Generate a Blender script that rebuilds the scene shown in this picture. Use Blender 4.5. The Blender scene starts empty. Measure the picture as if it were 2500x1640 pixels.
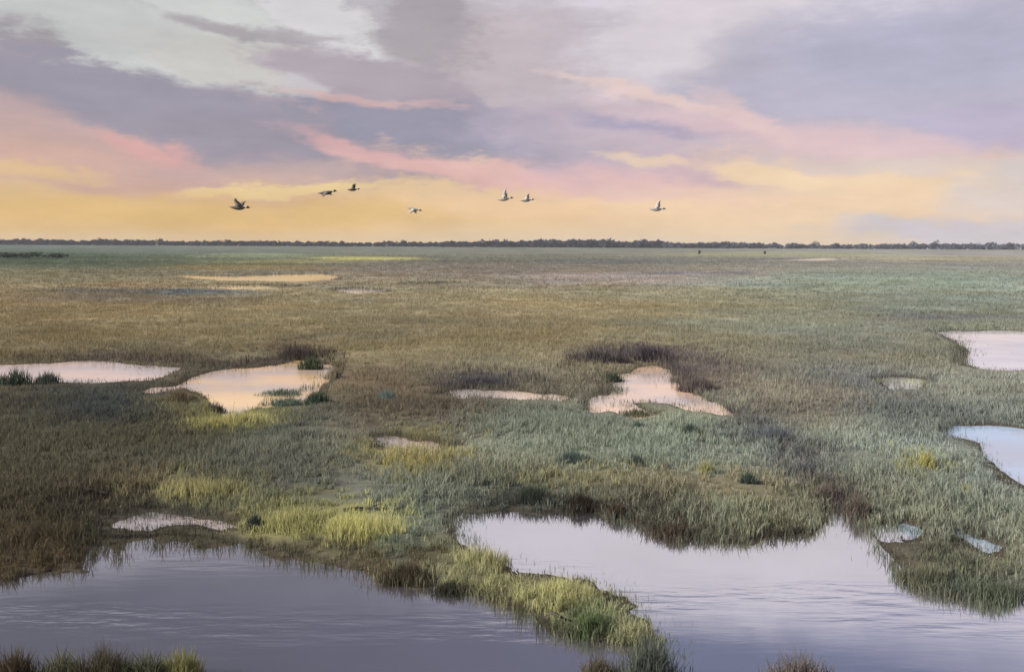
import bpy, bmesh, math, random
import numpy as np
from mathutils import Vector, Matrix

random.seed(7)
RNG = np.random.default_rng(11)
S = bpy.context.scene
COL = S.collection

# ------------------------------------------------------------------ camera
F = 2165.0            # focal length in photo pixels (photo 2500 x 1640)
HY = 591.0            # horizon row at the middle column
ROLL = 0.0048
CAM_H = 10.0
cam_d = bpy.data.cameras.new("camera")
cam_d.sensor_width = 36.0
cam_d.lens = 36.0 * F / 2500.0
cam_d.shift_y = -(820.0 - HY) / 2500.0
cam_d.clip_start = 0.1
cam_d.clip_end = 60000.0
cam = bpy.data.objects.new("camera", cam_d)
COL.objects.link(cam)
cam.location = (0, 0, CAM_H)
cam.rotation_euler = (math.radians(90), -ROLL, 0)
S.camera = cam

# ------------------------------------------------------------------ light
SUN_EL, SUN_AZ = math.radians(30), math.radians(-104)      # azimuth from +Y, negative = left
sun_d = bpy.data.lights.new("sun", 'SUN')
sun_d.energy = 5.0
sun_d.angle = math.radians(7)
sun_d.color = (1.0, 0.90, 0.76)
sun = bpy.data.objects.new("sun", sun_d)
COL.objects.link(sun)
sdir = Vector((math.sin(SUN_AZ) * math.cos(SUN_EL), math.cos(SUN_AZ) * math.cos(SUN_EL), math.sin(SUN_EL)))
sun.rotation_euler = sdir.to_track_quat('Z', 'Y').to_euler()
S.view_settings.view_transform = 'Standard'
S.view_settings.look = 'None'
S.view_settings.gamma = 1.0
S.view_settings.use_curve_mapping = False
S.view_settings.exposure = 0.35


def lin(c):
    out = []
    for v in c:
        v = v / 255.0
        out.append(v / 12.92 if v <= 0.04045 else ((v + 0.055) / 1.055) ** 2.4)
    return tuple(out)


def lin_np(a):
    a = np.asarray(a, float) / 255.0
    return np.where(a <= 0.04045, a / 12.92, ((a + 0.055) / 1.055) ** 2.4)


# ------------------------------------------------------------------ sky (world)
def build_world():
    w = bpy.data.worlds.new("World")
    S.world = w
    w.use_nodes = True
    nt = w.node_tree
    nt.nodes.clear()
    N, L = nt.nodes, nt.links

    def node(t, **kw):
        n = N.new(t)
        for k, v in kw.items():
            setattr(n, k, v)
        return n

    def math_(op, a, b=None, clamp=False):
        n = node('ShaderNodeMath', operation=op, use_clamp=clamp)
        for i, v in enumerate((a, b)):
            if v is None:
                continue
            if isinstance(v, (int, float)):
                n.inputs[i].default_value = v
            else:
                L.new(v, n.inputs[i])
        return n.outputs[0]

    tc = node('ShaderNodeTexCoord')
    gen = tc.outputs['Generated']
    nrm = node('ShaderNodeVectorMath', operation='NORMALIZE')
    L.new(gen, nrm.inputs[0])
    sep = node('ShaderNodeSeparateXYZ')
    L.new(nrm.outputs[0], sep.inputs[0])
    X, Y, Z = sep.outputs
    az = math_('ARCTAN2', X, Y)
    el = math_('ARCSINE', Z)

    def noise(scale, detail, zs=3.5, rough=0.55, off=(0, 0, 0)):
        mp = node('ShaderNodeMapping')
        mp.inputs['Scale'].default_value = (1, 1, zs)
        mp.inputs['Location'].default_value = off
        L.new(nrm.outputs[0], mp.inputs[0])
        n = node('ShaderNodeTexNoise')
        n.inputs['Scale'].default_value = scale
        n.inputs['Detail'].default_value = detail
        n.inputs['Roughness'].default_value = rough
        L.new(mp.outputs[0], n.inputs['Vector'])
        return n

    big = noise(5.0, 3, 3.0)
    fine = noise(16.0, 6, 2.4, 0.62, (3, 1, 0))
    bs = node('ShaderNodeSeparateColor'); L.new(big.outputs['Color'], bs.inputs[0])
    fs = node('ShaderNodeSeparateColor'); L.new(fine.outputs['Color'], fs.inputs[0])

    def centred(s, k):
        return math_('MULTIPLY', math_('SUBTRACT', s, 0.5), k)

    U = math_('ADD', math_('ADD', az, centred(bs.outputs[0], 0.16)), centred(fs.outputs[0], 0.075))
    V = math_('ADD', math_('ADD', el, centred(bs.outputs[1], 0.030)), centred(fs.outputs[1], 0.028))
    uv = node('ShaderNodeCombineXYZ')
    L.new(U, uv.inputs[0]); L.new(V, uv.inputs[1])
    hair = noise(46.0, 5, 3.2, 0.65, (1, 9, 4))
    edge = math_('ADD', centred(fs.outputs[2], 1.0), centred(hair.outputs[0], 0.7))  # distance haze painted into the crowns, bluer and paler to the right

    # elevation ramps, warm left / cool right, higher stops shaped for the pools' reflections.  stops: (photo pixels above the horizon, sRGB)
    def ramp(stops, vin):
        r = node('ShaderNodeValToRGB')
        TOP = 1.571
        els = r.color_ramp.elements
        while len(els) < len(stops):
            els.new(0.5)
        for e, (p, c) in zip(els, stops):
            e.position = max(0.0, min(1.0, (math.atan(p / F) / TOP) ** 0.5))
            e.color = (*lin(c), 1)
        m = math_('POWER', math_('MAXIMUM', math_('DIVIDE', vin, TOP), 0.0), 0.5)
        L.new(m, r.inputs[0])
        return r.outputs[0]

    left = ramp([(0, (230, 198, 148)), (60, (230, 190, 132)), (125, (222, 190, 146)), (190, (212, 176, 160)),
                 (290, (178, 160, 168)), (440, (176, 170, 176)), (600, (190, 188, 190)), (690, (188, 186, 200)), (790, (108, 111, 128)),
                 (1010, (97, 98, 114)), (1700, (116, 116, 132)), (9000, (124, 124, 140))], V)
    right = ramp([(0, (236, 213, 184)), (50, (241, 212, 178)), (120, (244, 211, 180)), (190, (234, 204, 184)),
                  (270, (216, 190, 196)), (400, (192, 184, 200)), (600, (204, 198, 212)), (760, (212, 206, 220)), (850, (186, 184, 206)),
                  (960, (116, 122, 152)), (1700, (136, 138, 162)), (9000, (124, 124, 140))], V)

    def mix(fac, a, b):
        m = node('ShaderNodeMix', data_type='RGBA')
        if isinstance(fac, (int, float)):
            m.inputs[0].default_value = fac
        else:
            L.new(fac, m.inputs[0])
        for i, v in ((6, a), (7, b)):
            if isinstance(v, tuple):
                m.inputs[i].default_value = (*v, 1)
            else:
                L.new(v, m.inputs[i])
        return m.outputs[2]

    lr = node('ShaderNodeMapRange', interpolation_type='SMOOTHSTEP')
    L.new(math_('ADD', X, centred(bs.outputs[2], 0.25)), lr.inputs[0])
    lr.inputs[1].default_value = -0.42
    lr.inputs[2].default_value = 0.36
    c = mix(lr.outputs[0], left, right)

    def patch(cur, x, y, rx, ry, tilt, rgb, op=0.9, soft=0.45):
        u = (x - 1250) / F
        v = (HY + ROLL * (x - 1250) - y) / F
        a = math.atan(u)
        e = math.atan(v / math.sqrt(1 + u * u))
        mp = node('ShaderNodeMapping', vector_type='TEXTURE')
        mp.inputs['Location'].default_value = (a, e, 0)
        mp.inputs['Rotation'].default_value = (0, 0, -math.radians(tilt))
        mp.inputs['Scale'].default_value = (rx / F, ry / F, 1)
        L.new(uv.outputs[0], mp.inputs[0])
        ln = node('ShaderNodeVectorMath', operation='LENGTH')
        L.new(mp.outputs[0], ln.inputs[0])
        d = math_('ADD', ln.outputs['Value'], edge)
        mr = node('ShaderNodeMapRange', interpolation_type='SMOOTHSTEP')
        L.new(d, mr.inputs[0])
        mr.inputs[1].default_value = 1 + soft
        mr.inputs[2].default_value = 1 - soft
        mr.inputs[3].default_value = 0.0
        mr.inputs[4].default_value = op
        return mix(mr.outputs[0], cur, lin(rgb))

    P = [
        # broad lavender masses
        (1250, 150, 420, 150, 0, (197, 184, 189), .9, .5),
        (2150, 170, 620, 190, 6, (189, 185, 203), .95, .35),
        (2300, 120, 260, 70, 4, (179, 178, 199), .7, .6),
        (2480, 320, 200, 60, 8, (196, 184, 208), .8, .5),
        (1720, -130, 640, 150, 3, (226, 219, 228), .9, .5),  # pale cloud above the view, added to brighten the lavender pool's reflection
        # pale cloud, upper left
        (400, 75, 520, 112, 5, (206, 207, 206), .98, .2),
        (190, 140, 150, 62, 10, (196, 198, 197), .95, .2),
        (330, 90, 380, 104, 0, (210, 211, 209), .95, .22),
        (170, 70, 210, 80, 0, (198, 199, 198), .95, .3),
        (560, 165, 200, 40, 6, (206, 203, 198), .9, .3),
        (640, 150, 300, 50, 6, (203, 200, 195), .9, .4),
        (800, 64, 170, 66, 24, (218, 215, 217), .97, .2),
        (560, 70, 170, 17, 9, (168, 160, 165), .85, .5),
        (700, 84, 120, 14, 4, (172, 165, 170), .8, .5),
        (10, 150, 90, 70, 30, (160, 152, 158), .9, .35),
        (1060, 60, 150, 110, 8, (170, 163, 168), .88, .3),
        (1680, 70, 260, 100, -24, (222, 213, 218), .9, .6),
        (1770, 150, 170, 50, -28, (186, 180, 194), .6, .6),
        # main slate band
        (480, 292, 620, 80, 10, (158, 152, 166), .95, .22),
        (1080, 310, 360, 66, 9, (154, 152, 170), .95, .22),
        (540, 385, 200, 36, 4, (164, 156, 170), .9, .4),
        (1330, 372, 190, 50, 8, (168, 162, 180), .9, .5),
        (880, 190, 270, 48, 8, (179, 167, 177), .95, .28),
        (690, 207, 80, 24, 4, (202, 197, 200), .9, .4),
        (860, 244, 210, 11, 5, (218, 182, 178), .75, .6),
        # pinks
        (180, 330, 330, 44, 20, (202, 172, 168), .7, .6),
        (400, 390, 170, 26, 18, (222, 172, 168), .9, .5),
        (300, 432, 420, 38, 5, (210, 172, 163), .85, .5),
        (640, 425, 280, 26, 0, (200, 172, 168), .8, .6),
        (930, 385, 220, 22, 13, (224, 178, 177), .85, .55),
        (1180, 430, 280, 24, 6, (230, 186, 180), .85, .5),
        (1560, 440, 300, 34, 3, (226, 188, 190), .85, .6),
        (1420, 330, 240, 70, 6, (196, 182, 196), .8, .6),
        (1600, 235, 240, 16, 11, (232, 206, 200), .9, .5),
        (1650, 306, 230, 20, 5, (172, 165, 188), .9, .5),
        (1980, 340, 420, 36, 12, (227, 197, 200), .8, .6),
        (1850, 285, 130, 30, 28, (232, 202, 200), .8, .6),
        (1740, 420, 220, 22, 10, (208, 182, 194), .8, .5),
        # yellows
        (1570, 391, 120, 11, 4, (240, 213, 182), .7, .6),
        (1880, 430, 130, 22, 10, (245, 216, 180), .95, .4),
        (2150, 450, 430, 26, 0, (240, 213, 178), .7, .6),
        (2230, 412, 260, 20, 4, (222, 205, 196), .8, .6),
        (690, 462, 240, 12, -4, (236, 207, 154), .9, .4),
        (60, 412, 110, 14, 4, (224, 192, 144), .8, .5),
        (600, 515, 560, 34, 0, (228, 190, 126), .7, .7),
        (1330, 510, 260, 22, 3, (244, 206, 166), .7, .7),
        (2400, 566, 280, 26, 2, (206, 203, 217), .8, .6),
        (2480, 470, 90, 70, 0, (218, 210, 212), .7, .7),
    ]
    for p in P:
        c = patch(c, *p)

    # brush-like streaks and general cloud texture everywhere
    tex = noise(9.0, 8, 3.6, 0.62, (7, 2, 1))
    k = node('ShaderNodeMapRange')
    L.new(tex.outputs[0], k.inputs[0])
    k.inputs[1].default_value = 0.25; k.inputs[2].default_value = 0.75
    k.inputs[3].default_value = 0.90; k.inputs[4].default_value = 1.10
    vm = node('ShaderNodeVectorMath', operation='SCALE')
    L.new(c, vm.inputs[0]); L.new(k.outputs[0], vm.inputs['Scale'])

    sky = node('ShaderNodeTexSky', sky_type='NISHITA')
    sky.sun_disc = False
    sky.sun_elevation = SUN_EL
    sky.sun_rotation = SUN_AZ
    b1 = node('ShaderNodeBackground'); b1.inputs[1].default_value = 0.06
    L.new(sky.outputs[0], b1.inputs[0])
    b2 = node('ShaderNodeBackground'); b2.inputs[1].default_value = 0.785
    L.new(vm.outputs[0], b2.inputs[0])
    ms = node('ShaderNodeMixShader')
    ms.inputs[0].default_value = 0.95
    L.new(b1.outputs[0], ms.inputs[1]); L.new(b2.outputs[0], ms.inputs[2])
    out = node('ShaderNodeOutputWorld')
    L.new(ms.outputs[0], out.inputs[0])


build_world()


# ------------------------------------------------------------------ helpers
def ground_pt(px, py, z=0.0):
    """photo pixel -> point on the level z (numpy friendly)"""
    px = np.asarray(px, float); py = np.asarray(py, float)
    u = (px - 1250) / F
    v = (HY - py) / F
    cr, sr = math.cos(ROLL), math.sin(ROLL)
    uu = u * cr + v * sr
    vv = v * cr + u * sr          # small-angle roll of the picture plane
    d = (z - CAM_H) / np.minimum(vv, -1e-4)
    return uu * d, d


def to_px(x, y, z=0.0):
    uu = x / y; vv = (z - CAM_H) / y
    return 1250 + F * (uu - vv * ROLL), HY - F * (vv - uu * ROLL)


def hash2(ix, iy, seed):
    h = (ix.astype(np.int64) * 374761393 + iy.astype(np.int64) * 668265263 + seed * 982451653) & 0x7fffffff
    h = ((h ^ (h >> 13)) * 1274126177) & 0x7fffffff
    h = h ^ (h >> 16)
    return (h & 0xffffff) / float(0xffffff)


def vnoise(x, y, seed=0):
    x0 = np.floor(x); y0 = np.floor(y)
    fx = x - x0; fy = y - y0
    fx = fx * fx * (3 - 2 * fx); fy = fy * fy * (3 - 2 * fy)
    a = hash2(x0, y0, seed); b = hash2(x0 + 1, y0, seed)
    c = hash2(x0, y0 + 1, seed); d = hash2(x0 + 1, y0 + 1, seed)
    return (a * (1 - fx) + b * fx) * (1 - fy) + (c * (1 - fx) + d * fx) * fy


def fbm(x, y, seed=0, octv=4):
    s = 0; a = 0.5; t = 0
    for i in range(octv):
        s = s + a * vnoise(x, y, seed + i * 17); t += a
        x = x * 2.03 + 5.1; y = y * 2.03 - 3.7; a *= 0.5
    return s / t


def smooth(a, b, x):
    t = np.clip((x - a) / (b - a), 0, 1)
    return t * t * (3 - 2 * t)


def setp(o, label=None, cat=None, group=None, kind=None):
    if label: o["label"] = label
    if cat: o["category"] = cat
    if group: o["group"] = group
    if kind: o["kind"] = kind
    return o


def link(name, me, parent=None):
    o = bpy.data.objects.new(name, me)
    COL.objects.link(o)
    if parent: o.parent = parent
    return o


def mesh_np(name, verts, faces_flat, sizes, colors=None, mat=None, smooth_=True):
    me = bpy.data.meshes.new(name)
    nv = len(verts); nf = len(sizes)
    me.vertices.add(nv)
    me.vertices.foreach_set("co", np.ascontiguousarray(verts, np.float32).ravel())
    me.loops.add(len(faces_flat))
    me.loops.foreach_set("vertex_index", np.ascontiguousarray(faces_flat, np.int32))
    me.polygons.add(nf)
    starts = np.zeros(nf, np.int32); starts[1:] = np.cumsum(sizes)[:-1]
    me.polygons.foreach_set("loop_start", starts)
    try:
        me.polygons.foreach_set("loop_total", np.ascontiguousarray(sizes, np.int32))
    except Exception:
        pass
    if smooth_:
        me.polygons.foreach_set("use_smooth", np.ones(nf, bool))
    me.update(calc_edges=True)
    if colors is not None:
        ca = me.color_attributes.new("tint", 'FLOAT_COLOR', 'POINT')
        rgba = np.ones((nv, 4), np.float32); rgba[:, :3] = colors
        ca.data.foreach_set("color", rgba.ravel())
    if mat: me.materials.append(mat)
    return me


# ------------------------------------------------------------------ ponds, outlines in photo pixels
PONDS = [
    # name-label, category, body colour with sky reflections painted in, outline
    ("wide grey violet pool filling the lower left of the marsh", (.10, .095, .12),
     [(-500, 1432), (-200, 1428), (0, 1424), (60, 1412), (130, 1400), (225, 1402), (243, 1345), (262, 1338), (280, 1352), (300, 1372), (318, 1325),
      (365, 1322), (385, 1340), (430, 1318), (470, 1322), (500, 1342), (560, 1338), (600, 1330), (640, 1356), (700, 1366),
      (800, 1378), (880, 1398), (960, 1428), (1050, 1438), (1150, 1450), (1250, 1484), (1310, 1512), (1350, 1545),
      (1400, 1562), (1480, 1568), (1555, 1575), (1568, 1600), (1510, 1640), (1440, 1660), (1300, 1700), (800, 1700), (620, 1690), (520, 1668), (400, 1655), (250, 1650), (100, 1650), (0, 1650), (-500, 1660), (-900, 1660), (-900, 1440)]),
    ("broad pale lavender pool winding out of the lower right", (.12, .125, .15),
     [(1112, 1276), (1150, 1256), (1200, 1250), (1260, 1250), (1355, 1255), (1460, 1255), (1512, 1272), (1565, 1294),
      (1617, 1310), (1670, 1328), (1696, 1320), (1775, 1332), (1854, 1328), (1922, 1308), (1975, 1308), (1985, 1292),
      (2022, 1270), (2038, 1240), (2051, 1222), (2069, 1245), (2090, 1266), (2132, 1302), (2153, 1341), (2185, 1378),
      (2195, 1410), (2248, 1430), (2300, 1455), (2353, 1467), (2500, 1457), (2800, 1450), (3300, 1600), (3300, 1760), (2300, 1760), (2080, 1720), (1960, 1690), (1840, 1720), (1750, 1720),
      (1690, 1690), (1662, 1640), (1652, 1600), (1636, 1557), (1600, 1520), (1560, 1480), (1500, 1442),
      (1440, 1415), (1360, 1402), (1290, 1398), (1230, 1380), (1180, 1345), (1140, 1312)]),
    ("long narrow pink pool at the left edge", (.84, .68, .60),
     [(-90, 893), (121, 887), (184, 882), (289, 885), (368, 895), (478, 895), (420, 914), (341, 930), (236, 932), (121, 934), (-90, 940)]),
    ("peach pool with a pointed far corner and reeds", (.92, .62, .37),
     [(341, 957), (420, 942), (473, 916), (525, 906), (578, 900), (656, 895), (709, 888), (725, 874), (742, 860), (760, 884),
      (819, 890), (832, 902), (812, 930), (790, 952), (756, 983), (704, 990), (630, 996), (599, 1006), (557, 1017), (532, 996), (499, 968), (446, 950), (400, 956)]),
    ("thin pale sliver of water left of the centre pool", (.80, .66, .56),
     [(1075, 962), (1100, 952), (1150, 949), (1250, 953), (1330, 959), (1392, 968), (1370, 977), (1300, 977), (1200, 972), (1120, 969)]),
    ("ragged peach and white pool right of centre", (.84, .64, .50),
     [(1476, 918), (1512, 913), (1555, 913), (1576, 900), (1597, 893), (1618, 899), (1633, 906), (1633, 929), (1665, 948),
      (1696, 963), (1723, 974), (1754, 984), (1790, 1012), (1754, 1010), (1696, 1000), (1649, 984), (1586, 979), (1523, 978),
      (1544, 994), (1607, 1014), (1565, 1018), (1502, 1006), (1446, 1006), (1440, 976), (1478, 960), (1486, 939)]),
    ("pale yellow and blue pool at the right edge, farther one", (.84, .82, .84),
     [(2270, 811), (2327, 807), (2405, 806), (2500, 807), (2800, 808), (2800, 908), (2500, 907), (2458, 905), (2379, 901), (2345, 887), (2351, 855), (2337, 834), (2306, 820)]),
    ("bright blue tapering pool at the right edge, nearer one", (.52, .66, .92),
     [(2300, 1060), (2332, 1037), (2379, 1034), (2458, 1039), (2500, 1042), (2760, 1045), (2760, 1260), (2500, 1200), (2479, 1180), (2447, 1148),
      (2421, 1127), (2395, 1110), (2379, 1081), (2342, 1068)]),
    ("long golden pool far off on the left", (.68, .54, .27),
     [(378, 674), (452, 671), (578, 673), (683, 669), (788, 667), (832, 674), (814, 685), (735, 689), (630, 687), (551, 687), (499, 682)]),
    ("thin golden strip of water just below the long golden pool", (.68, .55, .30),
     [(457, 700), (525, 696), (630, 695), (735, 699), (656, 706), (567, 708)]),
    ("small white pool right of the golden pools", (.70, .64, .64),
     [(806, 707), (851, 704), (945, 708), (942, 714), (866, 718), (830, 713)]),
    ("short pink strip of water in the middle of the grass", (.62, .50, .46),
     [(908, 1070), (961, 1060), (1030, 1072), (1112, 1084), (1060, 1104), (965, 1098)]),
    ("narrow grey pink creek behind the lower left pool", (.50, .42, .42),
     [(262, 1284), (290, 1266), (336, 1252), (446, 1244), (505, 1256), (600, 1282), (540, 1292), (473, 1284), (400, 1286), (330, 1296)]),
    ("small pale blue puddle beside the lavender pool's pointed inlet", (.40, .52, .66),
     [(2136, 1290), (2216, 1274), (2275, 1292), (2232, 1316), (2160, 1318)]),
    ("slanting pale blue puddle near the right edge", (.40, .52, .66),
     [(2312, 1284), (2385, 1294), (2474, 1334), (2442, 1356), (2360, 1336)]),
    ("pale greenish puddle below the far right pool", (.56, .57, .46),
     [(2142, 926), (2180, 918), (2274, 926), (2240, 947), (2180, 948)]),
    ("tiny pale glint of water far off, left one of two", (.62, .58, .54), [(980, 693), (1015, 690), (1040, 692), (1010, 696)]),
    ("tiny pale glint of water far off, right one of two", (.62, .58, .54), [(1050, 693), (1085, 689), (1112, 690), (1085, 695)]),
    ("far purple grey strip of water near the tree line on the right", (.55, .52, .55), [(1900, 634), (2000, 630), (2090, 632), (1990, 637)]),
]
POLYS = []
for lab, body, pts in PONDS:
    a = np.array(pts, float)
    gx, gy = ground_pt(a[:, 0], a[:, 1])
    POLYS.append(np.stack([gx, gy], 1))


def poly_sd(x, y, P):
    """signed distance, negative inside"""
    d2 = np.full(x.shape, 1e18)
    ins = np.zeros(x.shape, bool)
    n = len(P)
    for i in range(n):
        ax, ay = P[i]; bx, by = P[(i + 1) % n]
        ex, ey = bx - ax, by - ay
        wx, wy = x - ax, y - ay
        t = np.clip((wx * ex + wy * ey) / (ex * ex + ey * ey + 1e-12), 0, 1)
        dx = wx - ex * t; dy = wy - ey * t
        d2 = np.minimum(d2, dx * dx + dy * dy)
        c = (ay > y) != (by > y)
        with np.errstate(divide='ignore', invalid='ignore'):
            xi = ax + (y - ay) * ex / (ey if abs(ey) > 1e-12 else 1e-12)
        ins ^= c & (x < xi)
    d = np.sqrt(d2)
    return np.where(ins, -d, d)


def pond_sd(x, y):
    x = np.asarray(x, float); y = np.asarray(y, float)
    best = np.full(x.shape, 1e6)
    for P in POLYS:
        lo = P.min(0) - 12; hi = P.max(0) + 12
        m = (x > lo[0]) & (x < hi[0]) & (y > lo[1]) & (y < hi[1])
        if m.any():
            best[m] = np.minimum(best[m], poly_sd(x[m], y[m], P))
    # ragged margin, size grows a little with the pool's distance
    r = np.hypot(x, y)
    k = np.clip(r / 60.0, 0.5, 2.5)
    wob = (fbm(x * 0.9 / k, y * 0.9 / k, 3, 5) - 0.5) * 1.7 * k
    return best + wob * np.clip(1.2 - np.abs(best) / (4 * k), 0, 1)


def ground_h(x, y, sd=None):
    if sd is None: sd = pond_sd(x, y)
    bank = 0.13 * smooth(-0.25, 0.9, sd) + 0.19 * smooth(0.4, 5.0, sd)
    bed = -0.7 * smooth(0.0, 1.6, -sd)
    und = (fbm(x * 0.12, y * 0.12, 5, 4) - 0.5) * 0.35 * smooth(0.5, 6, sd)
    hum = (fbm(x * 0.9, y * 0.9, 8, 3) - 0.5) * 0.16 * smooth(0.1, 1.5, sd)
    return bank + bed + und + hum - 0.03


# ------------------------------------------------------------------ colour of the vegetation by place, uneven lighting painted in
ROWS = [  # photo row, then left / middle / right colours (as seen), left painted darker and right brighter, as lit
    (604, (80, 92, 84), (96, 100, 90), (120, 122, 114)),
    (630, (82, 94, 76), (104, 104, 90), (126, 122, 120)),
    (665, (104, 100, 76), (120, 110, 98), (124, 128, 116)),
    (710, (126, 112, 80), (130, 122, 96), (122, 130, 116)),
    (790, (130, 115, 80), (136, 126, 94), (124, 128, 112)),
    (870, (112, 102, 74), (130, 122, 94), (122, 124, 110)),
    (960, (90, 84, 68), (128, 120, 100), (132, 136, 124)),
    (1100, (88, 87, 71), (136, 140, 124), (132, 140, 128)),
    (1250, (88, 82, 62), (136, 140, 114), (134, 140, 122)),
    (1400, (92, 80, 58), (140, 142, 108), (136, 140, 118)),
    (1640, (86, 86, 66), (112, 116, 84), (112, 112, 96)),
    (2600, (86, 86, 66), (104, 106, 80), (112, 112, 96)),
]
SPOTS = [  # x, y, rx, ry, colour, opacity
    (80, 630, 190, 18, (66, 82, 66), .95), (330, 640, 320, 14, (82, 92, 72), .75), (350, 715, 280, 10, (84, 84, 84), .7), (300, 735, 320, 8, (98, 88, 76), .7),
    (330, 700, 120, 8, (138, 112, 76), .6), (600, 655, 200, 6, (140, 118, 66), .6), (880, 632, 110, 5, (176, 168, 96), .9), (620, 625, 160, 6, (126, 134, 100), .7),
    (520, 718, 130, 8, (84, 92, 96), .8), (1620, 682, 330, 16, (146, 134, 134), .6), (1500, 640, 200, 8, (92, 98, 98), .6),
    (1700, 670, 120, 4, (92, 90, 100), .7), (2350, 632, 300, 8, (146, 140, 108), .7), (1900, 622, 300, 6, (136, 134, 92), .7), (2150, 690, 420, 22, (112, 126, 112), .8),
    (1300, 780, 300, 50, (132, 118, 86), .6), (1850, 800, 300, 25, (116, 122, 110), .6), (2300, 785, 200, 10, (104, 104, 106), .7),
    (760, 860, 60, 24, (74, 64, 58), .9), (650, 890, 180, 10, (76, 66, 58), .8), (300, 874, 260, 9, (86, 76, 70), .8),
    (1540, 868, 130, 18, (82, 74, 80), .9), (1720, 930, 90, 40, (100, 88, 84), .7), (1180, 935, 130, 12, (84, 82, 86), .9),
    (240, 995, 130, 60, (66, 74, 74), .8), (640, 1050, 120, 40, (82, 92, 84), .7), (450, 1060, 160, 40, (84, 82, 60), .6),
    (580, 1030, 110, 28, (164, 156, 82), .9), (410, 1000, 60, 22, (146, 138, 84), .8), (980, 1000, 160, 40, (112, 98, 76), .7),
    (880, 1290, 140, 40, (206, 202, 112), .95), (720, 1272, 160, 30, (158, 154, 92), .85), (600, 1235, 120, 24, (142, 138, 88), .7), (470, 1198, 170, 26, (156, 148, 92), .85), (300, 1190, 120, 30, (124, 104, 72), .7),
    (1000, 1105, 110, 46, (160, 150, 88), .85), (780, 1205, 60, 22, (142, 138, 84), .8), (1030, 1140, 60, 16, (164, 152, 86), .8),
    (1640, 1075, 360, 90, (136, 150, 136), .85), (1350, 1060, 200, 60, (134, 142, 124), .7), (1400, 1180, 200, 24, (140, 132, 86), .8),
    (1700, 1205, 220, 36, (132, 120, 92), .7), (1980, 1030, 90, 70, (128, 116, 98), .5), (1880, 1060, 90, 40, (92, 98, 104), .8),
    (1970, 1140, 80, 50, (98, 100, 102), .75), (1810, 1010, 70, 30, (104, 98, 94), .75), (1650, 900, 60, 30, (88, 80, 82), .8), (2060, 1220, 80, 36, (100, 90, 84), .8), (2050, 960, 180, 60, (108, 112, 114), .7),
    (2265, 1140, 40, 30, (150, 146, 86), .8), (2250, 1030, 160, 30, (112, 120, 114), .7), (1930, 990, 120, 40, (132, 120, 98), .4),
    (1450, 1245, 160, 14, (62, 54, 46), .9), (1290, 1225, 90, 22, (62, 72, 66), .8), (1640, 1290, 120, 14, (84, 72, 60), .85), (1880, 1310, 100, 16, (86, 84, 66), .8),
    (1000, 1360, 120, 40, (98, 80, 58), .8), (900, 1350, 200, 20, (84, 84, 58), .7), (1080, 1440, 110, 16, (58, 60, 50), .9), (300, 1310, 260, 20, (66, 72, 56), .8),
    (250, 1240, 180, 14, (62, 56, 46), .8), (60, 1370, 120, 60, (92, 80, 56), .8), (1170, 1345, 80, 40, (160, 156, 108), .85), (1270, 1405, 110, 36, (160, 156, 104), .85), (1390, 1440, 140, 44, (164, 160, 104), .9), (1510, 1490, 110, 40, (156, 154, 106), .85),
    (1440, 1520, 90, 30, (96, 112, 72), .8), (1580, 1540, 90, 40, (148, 146, 104), .8), (1350, 1530, 90, 16, (70, 60, 44), .8), (1200, 1470, 110, 10, (58, 54, 44), .9),
    (2330, 1400, 180, 40, (112, 112, 84), .8), (2350, 1450, 160, 14, (66, 78, 68), .9), (2250, 1350, 80, 30, (80, 82, 68), .7),
    (1040, 1310, 50, 40, (112, 132, 116), .8), (480, 930, 80, 16, (98, 84, 66), .7), (900, 930, 90, 30, (112, 92, 74), .6),
    (700, 640, 200, 5, (150, 140, 84), .5), (1200, 705, 200, 6, (146, 134, 110), .5), (560, 758, 160, 8, (134, 122, 92), .7), (1000, 820, 300, 20, (124, 112, 84), .5),
]
K_ALB = np.array((1.52, 1.59, 1.68))


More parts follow.
